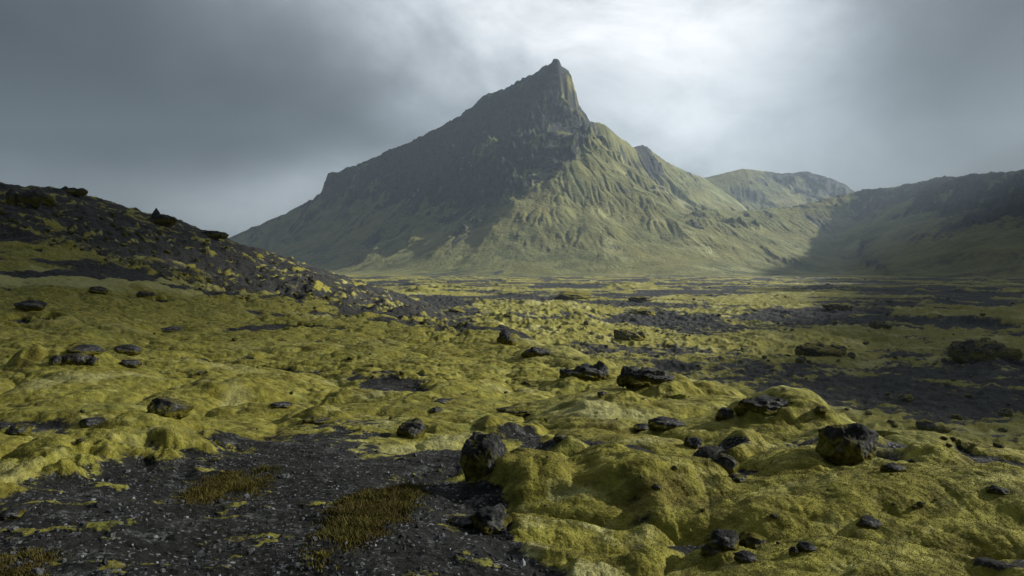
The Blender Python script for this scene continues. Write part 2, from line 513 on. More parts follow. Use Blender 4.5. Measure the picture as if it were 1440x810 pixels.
def make_blade_mat(name, c1, c2, c3):
    m = bpy.data.materials.new(name)
    t = NT(nodes_of(m))
    P = t.n('ShaderNodeTexCoord').outputs['Object']
    at = t.n('ShaderNodeAttribute', attribute_name='mask')
    sep = t.n('ShaderNodeSeparateColor', ins={'Color': at.outputs['Color']})
    c = t.mix(sep.outputs[0], c1, c2)
    c = t.mix(t.m('MULTIPLY', sep.outputs[1], 0.8), c, c3)
    b = t.n('ShaderNodeBsdfPrincipled', ins={'Base Color': c, 'Roughness': 0.8})
    b.inputs['Specular IOR Level'].default_value = 0.15
    t.n('ShaderNodeOutputMaterial', ins={'Surface': b.outputs[0]})
    return m


M_GROUND = make_ground_mat()
M_FAR = make_far_mat('mountain_moss_and_rock')
M_ROCK = make_rock_mat('basalt', 0.25)
M_BARE = make_rock_mat('bare_basalt', 0.0)
M_MOSSY = make_rock_mat('mossy_basalt', 0.75)
M_SMALL = make_rock_mat('small_basalt', 0.3, 1.0, 3.0)
M_FARROCK = make_rock_mat('far_basalt', 0.45, 1.0, 0.35)

# ------------------------------------------------------------------ the ground sheet
th_in = np.linspace(-0.76, 0.76, 1080)
step = th_in[1] - th_in[0]
ext = [0.76]
while ext[-1] < PI - 0.12:
    step = min(step * 1.12, 0.1)
    ext.append(ext[-1] + step)
ext = np.array(ext[1:])
TH = np.concatenate([-ext[::-1], th_in, ext])
R = [0.35]
while R[-1] < 4200:
    r = R[-1]
    k = 0.03 if r < 2.4 else (0.0036 if r < 20 else (0.0036 + 0.0024 * min(1, (r - 20) / 60) if r < 900 else (0.008 if r < 1700 else 0.04)))
    R.append(r * (1 + k))
R = np.array(R)
rr, tt = np.meshgrid(R, TH, indexing='ij')
GX, GYY = (rr * np.sin(tt)).ravel(), (rr * np.cos(tt)).ravel()
gz, g_moss, g_pale, g_brown, g_which, g_scree = ground_all(GX, GYY)
GV = np.stack([GX, GYY, gz], 1)
GQ = grid_quads(len(R), len(TH), wrap=True)
gattr = {'mask': np.stack([g_moss, g_pale, g_brown], 1)}
fw_ = g_which[GQ].mean(1); rq = np.hypot(GX, GYY)[GQ[:, 0]]
pyq = HY - F * gz[GQ[:, 0]] / np.maximum(GYY[GQ[:, 0]], 0.3)
pxq = CX + F * GX[GQ[:, 0]] / np.maximum(GYY[GQ[:, 0]], 0.3)
is_plain = (fw_ < 0.5) & (rq > 15)
is_hill = ~is_plain & (g_scree[GQ].mean(1) > 0.5)
# one sheet cut along its natural borders
for nm, sel in (('lava_plain', is_plain), ('hill', is_hill), ('ground', ~is_plain & ~is_hill)):
    v, q, a = compact(GV, GQ, sel, gattr)
    o = mesh_from(nm, v, q, M_GROUND, True, a)
    o['kind'] = 'structure'
print('ground verts', len(GV))

# ------------------------------------------------------------------ mountain, ridge and hill
def P3(px, py, D):
    return ((px - CX) / F * D, D, (HY - py) / F * D)


RIDGES = {
    'main': dict(obj='mountain', k=1.5, p=1.65, cliff=([430, 461, 500, 600, 660, 700, 760, 783, 828, 850, 870, 890, 940], [0, 30, 15, 15, 40, 50, 60, 84, 112, 86, 58, 36, 0]), pts=[
        (250, 368, 2780), (325, 333, 2760), (400, 300, 2740), (440, 280, 2730), (455, 268, 2725), (461, 245, 2720), (480, 239, 2715), (520, 223, 2690), (560, 206, 2665),
        (600, 188, 2640), (640, 166, 2615), (660, 153, 2600), (672, 141, 2590), (686, 131, 2580), (702, 128, 2570), (722, 118, 2550),
        (745, 105, 2530), (768, 91, 2510), (783, 81, 2500), (791, 93, 2507), (802, 102, 2514), (807, 122, 2520), (813, 146, 2530),
        (828, 168, 2550), (850, 175, 2590), (870, 192, 2640), (890, 207, 2700), (905, 203, 2740), (920, 216, 2790), (940, 229, 2860),
        (965, 241, 2950), (990, 250, 3040), (1040, 285, 3180), (1090, 330, 3300)]),
    'spur': dict(obj='mountain', k=1.35, p=1.3, pts=[
        (806, 166, 2480), (816, 188, 2390), (808, 212, 2300), (788, 240, 2180), (772, 275, 2050), (765, 310, 1920), (748, 340, 1790), (715, 366, 1650), (700, 378, 1560)]),
    'buttress': dict(obj='mountain', k=1.2, p=1.2, pts=[
        (655, 155, 2600), (640, 190, 2500), (622, 232, 2390), (590, 270, 2260), (545, 312, 2110), (500, 350, 1960)]),
    'back': dict(obj='ridge', k=1.6, p=1.3, pts=[
        (950, 262, 3400), (990, 250, 3450), (1045, 237, 3500), (1080, 241, 3530), (1100, 244, 3540), (1130, 241, 3550), (1165, 249, 3540), (1190, 260, 3520), (1202, 270, 3500), (1230, 292, 3450), (1290, 330, 3400)]),
    'right': dict(obj='right', k=2.3, p=1.55, pts=[
        (850, 374, 1600), (875, 360, 1660), (905, 338, 1730), (945, 313, 1800), (980, 297, 1870), (1005, 294, 1910), (1040, 297, 1970), (1085, 293, 2030), (1115, 291, 2060), (1160, 279, 2100),
        (1190, 273, 2110), (1215, 266, 2110), (1260, 261, 2040), (1310, 252, 1930), (1345, 248, 1830), (1400, 241, 1700), (1440, 239, 1620), (1520, 236, 1500), (1650, 240, 1420), (1800, 262, 1350)]),
}


def poly_eval(pts3, x, y, samples=None):
    """nearest distance, height of the nearest crest point and metres along the crest"""
    best = np.full(x.shape, 1e9); H = np.zeros_like(best); T = np.zeros_like(best)
    t0 = 0.0
    for a, b in zip(pts3[:-1], pts3[1:]):
        dx, dy = b[0] - a[0], b[1] - a[1]
        L2 = dx * dx + dy * dy
        s = np.clip(((x - a[0]) * dx + (y - a[1]) * dy) / L2, 0, 1)
        d = np.hypot(x - a[0] - s * dx, y - a[1] - s * dy)
        m = d < best
        best[m] = d[m]; H[m] = (a[2] + s * (b[2] - a[2]))[m]; T[m] = (t0 + s * math.sqrt(L2))[m]
        t0 += math.sqrt(L2)
    return best, H, T


GS = 4.5
FX = np.arange(-1250, 1950, GS); FY = np.arange(950, 4000, GS)


def far_grid(names):
    y, x = np.meshgrid(FY, FX, indexing='ij')
    wx = x + 34 * fbm(x / 260, y / 260, 3, 201) + 8 * fbm(x / 60, y / 60, 2, 204)
    wy = y + 34 * fbm(x / 260, y / 260, 3, 206) + 8 * fbm(x / 60, y / 60, 2, 209)
    z = np.full(x.shape, -60.0); dm = np.full(x.shape, 1e9)
    for i, nm in enumerate(names):
        R_ = RIDGES[nm]
        p3 = [P3(*q) for q in R_['pts']]
        d0, H, T = poly_eval(p3, x, y)
        d1, H1, T1 = poly_eval(p3, wx, wy)
        f = sstep(40, 280, d0)          # the warp fades at the crest: the skyline keeps its surveyed height
        d = d0 * (1 - f) + d1 * f
        H = H * (1 - f) + H1 * f
        Hh = np.maximum(H - PLAIN, 1.0)
        W = Hh * R_['k'] + 60
        q = np.clip(1 - d / W, 0, 1)
        h = Hh * q ** R_['p']
        if 'cliff' in R_:            # the rock crown: a steep drop right below the crest
            tp = np.concatenate([[0], np.cumsum([math.hypot(b_[0] - a_[0], b_[1] - a_[1]) for a_, b_ in zip(p3[:-1], p3[1:])])])
            cp = np.interp([q_[0] for q_ in R_['pts']], R_['cliff'][0], R_['cliff'][1])
            cl = np.interp(T, tp, cp)
            h = h - cl * (1 + 0.35 * perlin(T / 26, d / 60, 290)) * sstep(0, 66 + 30 * perlin(T / 40, T * 0, 291), d) * (1 - sstep(120, 520, d))
        zi = PLAIN + h + 1.0 - np.where(q > 0, 0, np.minimum((d - W) * 0.03, 25))
        dm = np.minimum(dm, d0)
        z = smax(z, zi, 12) if i else zi
    return z, dm


def sample(G, x, y):
    fx = np.clip((x - FX[0]) / GS, 0, len(FX) - 2.001); fy = np.clip((y - FY[0]) / GS, 0, len(FY) - 2.001)
    ix = fx.astype(np.int32); iy = fy.astype(np.int32); u = fx - ix; v = fy - iy
    nx = G.shape[1]
    k = iy * nx + ix
    g = G.ravel()
    return (g[k] * (1 - u) + g[k + 1] * u) * (1 - v) + (g[k + nx] * (1 - u) + g[k + nx + 1] * u) * v


def erode(z, keep, n=26000, rounds=9, steps=70, seed=3, rate=0.24):
    """rain drops run down the slopes, cut gullies and drop fans (heights in cells)"""
    r = np.random.default_rng(seed)
    h = (z / GS).copy(); h0 = h.copy()
    ny, nx = h.shape
    cand = np.flatnonzero((z > PLAIN + 12).ravel())
    for _ in range(rounds):
        k = cand[r.integers(0, len(cand), n)]
        px = (k % nx) + r.random(n); py = (k // nx) + r.random(n)
        dx = np.zeros(n); dy = np.zeros(n); sed = np.zeros(n); vel = np.ones(n); wat = np.ones(n)
        hf = h.ravel()
        for _s in range(steps):
            px = np.clip(px, 1, nx - 3); py = np.clip(py, 1, ny - 3)
            ix = px.astype(np.int32); iy = py.astype(np.int32); u = px - ix; v = py - iy
            q = iy * nx + ix
            a, b, c, d = hf[q], hf[q + 1], hf[q + nx], hf[q + nx + 1]
            gx = (b - a) * (1 - v) + (d - c) * v; gy = (c - a) * (1 - u) + (d - b) * u
            hh = (a * (1 - u) + b * u) * (1 - v) + (c * (1 - u) + d * u) * v
            dx = dx * 0.25 - gx * 0.75; dy = dy * 0.25 - gy * 0.75
            L = np.hypot(dx, dy) + 1e-9
            dx /= L; dy /= L
            npx = np.clip(px + dx, 1, nx - 3); npy = np.clip(py + dy, 1, ny - 3)
            jx = npx.astype(np.int32); jy = npy.astype(np.int32); u2 = npx - jx; v2 = npy - jy
            q2 = jy * nx + jx
            h2 = (hf[q2] * (1 - u2) + hf[q2 + 1] * u2) * (1 - v2) + (hf[q2 + nx] * (1 - u2) + hf[q2 + nx + 1] * u2) * v2
            dh = h2 - hh
            cap = np.maximum(-dh, 0.01) * vel * wat * 2.2
            dep = np.where(dh > 0, np.minimum(dh, sed), np.where(sed > cap, (sed - cap) * 0.25, -np.minimum((cap - sed) * rate * 0.3, np.maximum(-dh, 0))))
            sed -= dep
            amt = dep * 0.22
            acc_ = np.bincount(np.concatenate([q, q + 1, q + nx, q + nx + 1]),
                               np.concatenate([amt * (1 - u) * (1 - v), amt * u * (1 - v), amt * (1 - u) * v, amt * u * v]), minlength=ny * nx)
            acc_ = np.clip(acc_, -0.12, 0.12)
            hf += acc_
            vel = np.sqrt(np.maximum(vel * vel * 0.9 - dh * 0.5, 0.02)); vel = np.minimum(vel, 3.0)
            wat *= 0.985
            px, py = npx, npy
        h = hf.reshape(ny, nx)
    out = h * GS
    return z + (out - z) * keep


def streaks(z, seed, n=26, step=1.2):
    """noise smeared along the fall line"""
    gy, gx = np.gradient(z)
    for _ in range(2):
        gx = (gx + np.roll(gx, 1, 0) + np.roll(gx, -1, 0) + np.roll(gx, 1, 1) + np.roll(gx, -1, 1)) / 5
        gy = (gy + np.roll(gy, 1, 0) + np.roll(gy, -1, 0) + np.roll(gy, 1, 1) + np.roll(gy, -1, 1)) / 5
    L = np.hypot(gx, gy) + 1e-6
    gx /= L; gy /= L
    Y, X = np.meshgrid(FY, FX, indexing='ij')
    nz = fbm(X / 13, Y / 13, 3, seed, 0.7)
    tot = nz.copy()
    for sgn in (1, -1):
        px, py = X.copy(), Y.copy()
        for k in range(n):
            vx, vy = sample(gx, px, py), sample(gy, px, py)
            px += sgn * vx * step * GS; py += sgn * vy * step * GS
            tot += sample(nz, px, py)
    tot /= tot.std()
    return tot


def build_far(objname, names, thr, Dr, nr, nc, erosion=9):
    zg0, dmg = far_grid(names)
    keep = 0.35 + 0.65 * sstep(0, 60, dmg)
    zg = erode(zg0, keep, rounds=erosion)
    stk = streaks(zg, 301)
    cut = np.clip((zg0 - zg) / 8, -1, 1)
    th = np.linspace(thr[0], thr[1], nc); Dv = np.linspace(Dr[0], Dr[1], nr)
    dd, tt = np.meshgrid(Dv, th, indexing='ij')
    x = (dd * np.tan(tt)).ravel(); y = dd.ravel()
    z = sample(zg, x, y); d = sample(dmg, x, y); st = sample(stk, x, y); ct = sample(cut, x, y)
    hh = z - PLAIN
    px = CX + F * x / y; py = HY - F * z / y
    nz = fbm(x / 90, y / 90, 5, 251, 0.6)
    if objname == 'mountain':       # crags: broken rock near the crest and on the dark north face
        edge = np.interp(px, [300, 440, 470, 560, 640, 720, 790, 825, 850, 905, 925, 960], [330, 276, 272, 280, 306, 282, 236, 195, 180, 212, 222, 236])
        crag = sstep(-24, 26, edge - py + 34 * nz) * sstep(320, 345, px)
    elif objname == 'ridge':
        crag = sstep(-12, 12, np.interp(px, [950, 1100, 1200], [250, 254, 285]) - py + 16 * nz) * sstep(1030, 1130, px) * 0.9
    else:
        crag = sstep(-14, 14, np.interp(px, [900, 1000, 1150, 1300, 1440], [330, 300, 284, 290, 310]) - py + 34 * nz) * 0.8
    up = sstep(10, 90, hh)
    brk = ridged(x / 85, y / 85, 5, 261, 0.58) - 0.95
    ter = np.sin((z + 18 * fbm(x / 120, y / 120, 3, 266)) / 34 * 2 * PI) * 5.0
    nc_ = sstep(0, 75, d)
    z = z + crag * up * (brk * 26 * (0.13 + 0.87 * nc_) + 1.25 * ter * (0.4 + 0.6 * nc_) + 2.6 * perlin(x / 9, y / 9, 275))
    z = z + crag * up * (6.0 * (ridged(x / 30, y / 30, 4, 277, 0.6) - 0.8) + 2.5 * np.sin((z + 9 * perlin(x / 40, y / 40, 279)) / 15 * 2 * PI)) * (0.45 + 0.55 * nc_)
    z = z + up * (1 - crag) * (1.3 * fbm(x / 30, y / 30, 4, 271, 0.6) + 0.9 * st * sstep(0, 120, d))
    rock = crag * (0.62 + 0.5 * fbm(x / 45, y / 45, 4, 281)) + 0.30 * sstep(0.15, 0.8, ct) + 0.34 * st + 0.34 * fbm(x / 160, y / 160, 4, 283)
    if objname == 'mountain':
        rock = rock + 0.24 * (1 - sstep(560, 790, px + 80 * nz)) + 0.16 * sstep(330, 180, py) * (1 - sstep(760, 840, px))  # more rock at left, also painting in the shade on that face
    if objname == 'ridge':
        rock = rock + 0.25
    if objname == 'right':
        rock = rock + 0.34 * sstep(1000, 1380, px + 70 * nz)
    pale = sstep(0.45, 1.5, 0.6 * st + 0.7 * fbm(x / 130, y / 130, 5, 285) + 0.42 * sstep(740, 880, px) - 0.45 * sstep(1050, 1250, px) - 0.4 * ct) * (1 - crag)  # dry streaks; right flank also paled to paint in sunlight
    warm = np.clip(0.45 + 0.9 * fbm(x / 200 + 5, y / 200, 4, 288) + 0.12 * st, 0, 1)
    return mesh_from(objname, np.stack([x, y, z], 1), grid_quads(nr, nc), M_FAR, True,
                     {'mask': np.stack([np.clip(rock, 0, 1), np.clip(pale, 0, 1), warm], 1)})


mountain = build_far('mountain', ['main', 'spur', 'buttress'], (-0.50, 0.42), (1120, 3450), 880, 820)
mountain['kind'] = 'structure'
back = build_far('ridge', ['back'], (0.12, 0.58), (2700, 3990), 240, 330, 5)
back.name = 'ridge'; back['kind'] = 'structure'
right = build_far('right', ['right'], (0.08, 0.86), (980, 3000), 560, 640, 6)
right.name = 'hillside'; right['kind'] = 'structure'


# ------------------------------------------------------------------ rocks
def ico(sub):
    import bmesh
    bm = bmesh.new()
    bmesh.ops.create_icosphere(bm, subdivisions=sub, radius=1.0)
    V = np.array([v.co[:] for v in bm.verts]); Fc = np.array([[v.index for v in f.verts] for f in bm.faces])
    bm.free()
    return V, Fc


ICO = {k: ico(k) for k in (2, 3, 4, 5, 6)}


def n3(V, s, seed):
    return (perlin(V[:, 0] * s + 3.1, V[:, 1] * s + V[:, 2] * s * 0.37, seed) + perlin(V[:, 1] * s - 7.7, V[:, 2] * s + V[:, 0] * s * 0.41, seed + 1)
            + perlin(V[:, 2] * s + 1.3, V[:, 0] * s - V[:, 1] * s * 0.33, seed + 2)) / 1.8


def rock_mesh(w, d, h, seed, sub=4, crag=0.5):
    g = np.random.default_rng(seed)
    V, Fc = ICO[sub]
    V = V.copy()
    V *= 1 + 0.22 * n3(V, 1.1, seed % 90)[:, None]
    for _ in range(8):
        nn = g.normal(size=3); nn /= np.linalg.norm(nn)
        c = g.uniform(0.62, 0.95)
        k = V @ nn - c
        V -= np.where(k > 0, k * 0.9, 0)[:, None] * nn
    V *= 1 + crag * (0.24 * n3(V, 2.3, seed % 80 + 5) + 0.16 * np.abs(n3(V, 5.2, seed % 70 + 9)) + (0.05 * n3(V, 11, seed % 60 + 13) if sub >= 4 else 0)
                     + (0.03 * n3(V, 24, seed % 50 + 21) if sub >= 5 else 0))[:, None]
    lo, hi = V.min(0), V.max(0)
    V = (V - (lo + hi) / 2) / (hi - lo) * 2
    a = g.uniform(0, 2 * PI) if abs(w - d) < 0.25 * w else 0
    V[:, 2] = (V[:, 2] * 0.5 + 0.5)
    V = V * np.array([w / 2, d / 2, h * 1.45])
    V[:, 2] -= h * (0.56 if w < 1.0 else 0.48)
    return V, Fc


def creep(V, h):
    c = np.zeros((len(V), 3)); c[:, 0] = np.clip(V[:, 2] / h, 0, 1)
    return {'mask': c}


NROCK = [0]


def add_rock(name, label, cat, px, py, wp, hp, mat, group=None, depth=0.9, crag=0.6, lean=(0, 0), pieces=None, sub=None, at=None, back=0.42):
    NROCK[0] += 1
    seed = 1000 + NROCK[0] * 37
    x, y, z = at if at else hit(px, py)
    s = y / F
    w, h = wp * s, hp * s * (0.78 if py > 400 and wp < 60 else 1.0)
    sb = sub or (6 if wp > 70 else 5 if wp > 26 else 4 if wp > 9 else 3)
    V, Fc = rock_mesh(w, w * depth, h, seed, sb, crag)
    if pieces:                                    # a jagged outcrop: several knobs grown into one body
        Vs, Fs, off = [V], [Fc], len(V)
        for (ox, ow, oh) in pieces:
            V2, F2 = rock_mesh(ow * s, ow * s * depth, oh * s, seed + int(ox * 7) + 3, max(3, sb - 1), crag)
            V2 = V2 + np.array([ox * s, random.uniform(-.15, .15) * ow * s, 0])
            Vs.append(V2); Fs.append(F2 + off); off += len(V2)
        V, Fc = np.concatenate(Vs), np.concatenate(Fs)
    V[:, 0] += lean[0] * V[:, 2]; V[:, 1] += lean[1] * V[:, 2]
    o = mesh_from(name, V, Fc, mat, True, creep(V, h))
    o.location = (x, y + w * depth * back, z)
    o['label'] = label; o['category'] = cat
    if group:
        o['group'] = group
    return o


NAMED = [
    # near ground
    ('boulder', 'large dark grey boulder half wrapped by moss at the edge of the gravel', 'boulder', 682, 688, 80, 72, M_ROCK, dict(lean=(0.05, 0.15), crag=0.6, back=0.68)),
    ('boulder', 'rounded lichen-spotted boulder sitting in moss behind the gravel patch', 'boulder', 576, 617, 44, 34, M_ROCK, {}),
    ('boulder', 'biggest black boulder, square topped, on the mossy edge above the dark valley', 'boulder', 1206, 650, 84, 56, M_ROCK, dict(lean=(0.1, 0), crag=0.55)),
    ('boulder', 'small black rock at the foot of the moss arch on the right', 'rock', 980, 632, 34, 20, M_BARE, {}),
    ('boulder', 'dark rock poking out of the front of a mossy hump', 'rock', 1022, 662, 46, 28, M_ROCK, {}),
    ('boulder', 'squat black rock on the crest just left of the jagged rim rocks', 'rock', 1022, 590, 28, 22, M_BARE, {}),
    ('outcrop', 'jagged row of black lava on the rim left of the biggest black boulder', 'outcrop', 1082, 583, 70, 22, M_BARE, dict(pieces=[(-28, 26, 20), (24, 34, 20), (44, 26, 12)], crag=1.0)),
    ('outcrop', 'long low black lava outcrop with one raised knob on the moss rim', 'outcrop', 826, 536, 66, 20, M_BARE, dict(pieces=[(22, 28, 27), (-24, 28, 15)], crag=1.0)),
    ('outcrop', 'broad black lava outcrop sloping right, at the moss rim by the valley', 'outcrop', 915, 543, 78, 22, M_BARE, dict(pieces=[(-20, 36, 26), (24, 34, 14), (-34, 20, 15)], crag=1.0)),
    ('stone', 'lone round black stone on bright moss below the lava outcrops', 'stone', 847, 558, 13, 8, M_BARE, {}),
    ('outcrop', 'upright dark rock pillar standing where the slope meets the valley', 'outcrop', 710, 484, 24, 30, M_BARE, dict(pieces=[(8, 18, 14)], crag=0.9, depth=1.2)),
    ('outcrop', 'dark wedge of rock slanting down to the right below the rock pillar', 'outcrop', 752, 502, 40, 17, M_BARE, dict(pieces=[(14, 22, 9)], crag=0.8)),
    ('stone', 'flat pale grey slab lying on top of a square moss block', 'stone', 722, 583, 50, 11, M_ROCK, dict(depth=0.7)),
    ('boulder', 'black boulder embedded in moss at the left edge below the dark slope', 'boulder', 32, 437, 46, 19, M_BARE, {}),
    ('boulder', 'small rounded rock on the lower scree edge, left one of two', 'rock', 131, 412, 28, 12, M_ROCK, {}),
    ('boulder', 'small rounded rock on the lower scree edge, right one of two', 'rock', 200, 419, 24, 12, M_ROCK, {}),
    ('boulder', 'broad rock at the back of the rock cluster on the left moss slope', 'rock', 112, 498, 54, 14, M_BARE, {}),
    ('boulder', 'upright rock at the left end of the rock cluster on the moss slope', 'rock', 74, 514, 20, 20, M_ROCK, {}),
    ('boulder', 'mossy grey rock in the middle of the rock cluster on the moss slope', 'rock', 102, 516, 38, 22, M_ROCK, {}),
    ('boulder', 'narrow pointed rock at the right end of the rock cluster', 'rock', 128, 514, 14, 18, M_BARE, {}),
    ('boulder', 'dark flat rock just right of the rock cluster, the upper of two', 'rock', 172, 497, 40, 15, M_BARE, {}),
    ('boulder', 'dark flat rock just right of the rock cluster, the lower of two', 'rock', 178, 517, 32, 13, M_BARE, {}),
    ('boulder', 'low dark rock in the moss above the rock cluster', 'rock', 233, 468, 40, 10, M_BARE, {}),
    ('boulder', 'grey rock capping the rounded moss mound at left', 'rock', 228, 584, 66, 25, M_ROCK, dict(depth=0.8)),
    ('boulder', 'dark rock on the left flank of the rounded moss mound', 'rock', 120, 602, 44, 16, M_BARE, {}),
    ('boulder', 'dark rock half buried in moss at the far left edge', 'rock', 18, 612, 36, 17, M_ROCK, {}),
    ('boulder', 'dark stone low in the gravel at the lower left edge', 'rock', 8, 733, 36, 18, M_BARE, {}),
    ('boulder', 'long dark stone in the moss right of the rounded moss mound', 'stone', 392, 574, 34, 8, M_BARE, {}),
    ('boulder', 'low dark hump of rock beside the upper edge of the gravel', 'rock', 440, 597, 40, 12, M_ROCK, {}),
    ('stone', 'broad frost-grey lichened rock slab rising out of the front gravel', 'rock', 690, 752, 62, 36, M_BARE, dict(depth=1.0, crag=0.9)),
    ('stone', 'low grey rock left of the front lichened slab', 'rock', 648, 742, 40, 14, M_BARE, {}),
    ('boulder', 'largest rock in the front rock pile, grey with pale lichen', 'rock', 1020, 775, 52, 34, M_BARE, dict(crag=0.9)),
    ('boulder', 'mossy rock on the right of the largest in the front rock pile', 'rock', 1062, 772, 44, 24, M_MOSSY, {}),
    ('boulder', 'rounded grey stone of the front rock pile, nearest the moss mound', 'rock', 1002, 783, 26, 18, M_BARE, {}),
    ('boulder', 'grey stone at the low front edge of the front rock pile', 'rock', 1052, 792, 34, 16, M_BARE, {}),
    ('boulder', 'small round stone right of the front rock pile, first of a pair', 'stone', 1119, 781, 15, 14, M_BARE, {}),
    ('boulder', 'small pale stone right of the front rock pile, second of a pair', 'stone', 1138, 777, 26, 14, M_BARE, {}),
    ('boulder', 'dark rock in a moss hollow low at the right', 'rock', 1226, 744, 36, 17, M_BARE, {}),
    ('boulder', 'dark oval rock in the moss near the right edge', 'rock', 1410, 697, 30, 13, M_BARE, {}),
    ('boulder', 'grey rock in a moss dip in front of the jagged rim rocks', 'rock', 1040, 680, 30, 12, M_ROCK, {}),
    ('boulder', 'low dark rock at the foot of the biggest black boulder', 'rock', 1262, 664, 36, 14, M_BARE, {}),
    ('stone', 'flat pale rock in the stony moss gap, left of the moss arch', 'rock', 940, 604, 56, 18, M_BARE, dict(crag=1.0)),
    ('stone', 'small grey stone left of the flat pale rock in the moss gap', 'stone', 905, 606, 26, 10, M_BARE, {}),
    ('stone', 'small dark stone on top of the broad moss mound', 'stone', 790, 619, 26, 9, M_ROCK, {}),
    ('stone', 'tiny grey stone low on the right side of the broad moss mound', 'stone', 925, 690, 16, 9, M_ROCK, {}),
    ('stone', 'dark stone showing through moss behind the lichen-spotted boulder', 'stone', 612, 580, 22, 8, M_BARE, {}),
    ('stone', 'grey flat stone in moss behind the square moss block', 'stone', 622, 568, 26, 6, M_BARE, {}),
    ('stone', 'small pale flat stone on bright moss in front of the long lava outcrop', 'stone', 744, 541, 22, 6, M_ROCK, {}),
    # hill skyline
    ('crag', 'broken black crag just under the skyline at the far left of the dark hill', 'crag', 34, 284, 30, 17, M_BARE, dict(pieces=[(-20, 18, 20), (14, 16, 19), (30, 20, 13)], crag=1.1, back=0.25, depth=0.7)),
    ('crag', 'three-lobed small rock group on the skyline right of the broken black crag', 'crag', 98, 273, 26, 9, M_BARE, dict(pieces=[(-9, 12, 11), (15, 16, 8)], crag=0.9, back=0.25, depth=0.7)),
    ('crag', 'knob-topped dark crag on the skyline midway down the left hill', 'crag', 224, 314, 32, 14, M_BARE, dict(pieces=[(-7, 15, 23), (14, 18, 11)], crag=1.0, back=0.25, depth=0.7)),
    ('crag', 'low ragged crag on the skyline lower down the left hill', 'crag', 296, 334, 34, 9, M_BARE, dict(pieces=[(-14, 14, 8), (16, 14, 7)], crag=1.0, back=0.25, depth=0.7)),
    # valley
    ('outcrop', 'wide dark lava outcrop in the shaded valley near the right edge', 'outcrop', 1394, 506, 78, 28, M_FARROCK, dict(pieces=[(-28, 32, 20), (28, 36, 24), (46, 30, 14)], crag=1.0)),
    ('outcrop', 'dark lava hump in the valley above the broad sloping outcrop', 'outcrop', 888, 478, 44, 18, M_FARROCK, dict(pieces=[(-14, 18, 13), (15, 20, 11)], crag=1.0)),
    ('outcrop', 'line of black lava knobs below the bright moss bank in the valley', 'outcrop', 1164, 500, 66, 14, M_FARROCK, dict(pieces=[(-26, 22, 12), (-4, 20, 17), (24, 28, 13)], crag=1.0)),
    ('outcrop', 'small dark lava mound in the valley behind the bright moss bank', 'outcrop', 1246, 462, 34, 12, M_FARROCK, dict(pieces=[(-9, 14, 10)], crag=1.0)),
    ('outcrop', 'dark pointed lava mound with a mossy right flank in the valley', 'outcrop', 1186, 437, 44, 11, M_FARROCK, dict(pieces=[(14, 20, 7)], crag=0.9)),
    ('outcrop', 'mossy lava mound with a dark cap in the sunlit valley', 'outcrop', 906, 443, 40, 11, M_FARROCK, dict(pieces=[(-10, 16, 8)], crag=0.9)),
    ('outcrop', 'mossy lava mound farther back in the valley, right of the bright knoll', 'outcrop', 904, 424, 36, 10, M_FARROCK, dict(crag=0.8)),
    ('outcrop', 'long bright mossy knoll in the middle of the valley', 'knoll', 808, 421, 56, 14, M_MOSSY, dict(crag=0.6)),
    ('outcrop', 'dark rock in the mossy bank at the foot of the hill', 'outcrop', 718, 446, 20, 9, M_FARROCK, dict(crag=1.0)),
    ('outcrop', 'dark rock on the mossy bank, left of the rock pillar', 'outcrop', 642, 440, 26, 8, M_FARROCK, dict(crag=1.0)),
]
for (nm, lab, cat, px, py, wp, hp, mat, kw) in NAMED:
    add_rock(nm, lab, cat, px, py, wp, hp, mat, **kw)

# countable small rocks that nothing tells apart
PROT = {}
for kind, mat, n_, sub in (('stone', M_SMALL, 8, 4), ('scree', M_FARROCK, 8, 3), ('lava', M_FARROCK, 8, 3)):
    L = []
    for i in range(n_):
        V, Fc = rock_mesh(1, 0.9, 0.55 if kind != 'lava' else 0.5, 5000 + i * 13 + len(kind), sub, 0.8)
        L.append((V, Fc))
    PROT[kind] = [None] * n_, L, mat


def scatter(kind, name, label, cat, group, count, region, size):
    protos, L, mat = PROT[kind]
    done = 0
    tries = 0
    while done < count and tries < count * 30:
        tries += 1
        px = random.uniform(region[0], region[2]); py = random.uniform(region[1], region[3])
        ok, s = size(px, py)
        if not ok:
            continue
        x, y, z = hit(px, py)
        k = random.randrange(len(L))
        if protos[k] is None:
            o = mesh_from(name, L[k][0], L[k][1], mat, True, creep(L[k][0], 0.55))
            protos[k] = o
        else:
            o = bpy.data.objects.new(name, protos[k].data)
            COL.objects.link(o)
        sc = s * y / F
        o.location = (x, y, z)
        o.scale = (sc * random.uniform(.8, 1.3), sc, sc * random.uniform(.6, 1.1))
        o.rotation_euler = (random.uniform(-.2, .2), random.uniform(-.2, .2), random.uniform(0, 6.28))
        o['label'] = label; o['category'] = cat; o['group'] = group
        done += 1


def sz_moss(px, py):
    edge = np.interp(px, GRX, GRY) if px < 760 else 830
    sc = np.interp(px, SCX, SCY) if px < 660 else np.interp(px, [660, 720, 850, 1000, 1150, 1300, 1440], [480, 475, 525, 565, 600, 645, 660])
    return (sc + 8 < py < edge - 5), random.choice([4, 5, 5, 6, 7, 9, 12])


def sz_scree(px, py):
    sky = np.interp(px, [0, 120, 250, 370, 480, 620], [270, 285, 322, 362, 400, 450])
    sc = np.interp(px, SCX, SCY)
    return (sky + 3 < py < sc), random.choice([2.5, 3, 3, 4, 5, 6, 7, 9])


def sz_plain(px, py):
    rim = np.interp(px, [560, 640, 720, 850, 1000, 1150, 1300, 1440], [430, 442, 466, 515, 550, 585, 630, 645])
    return (py < rim - 6), random.choice([4, 4, 5, 6, 7, 9, 12]) * (0.35 + (py - 385) / 150)


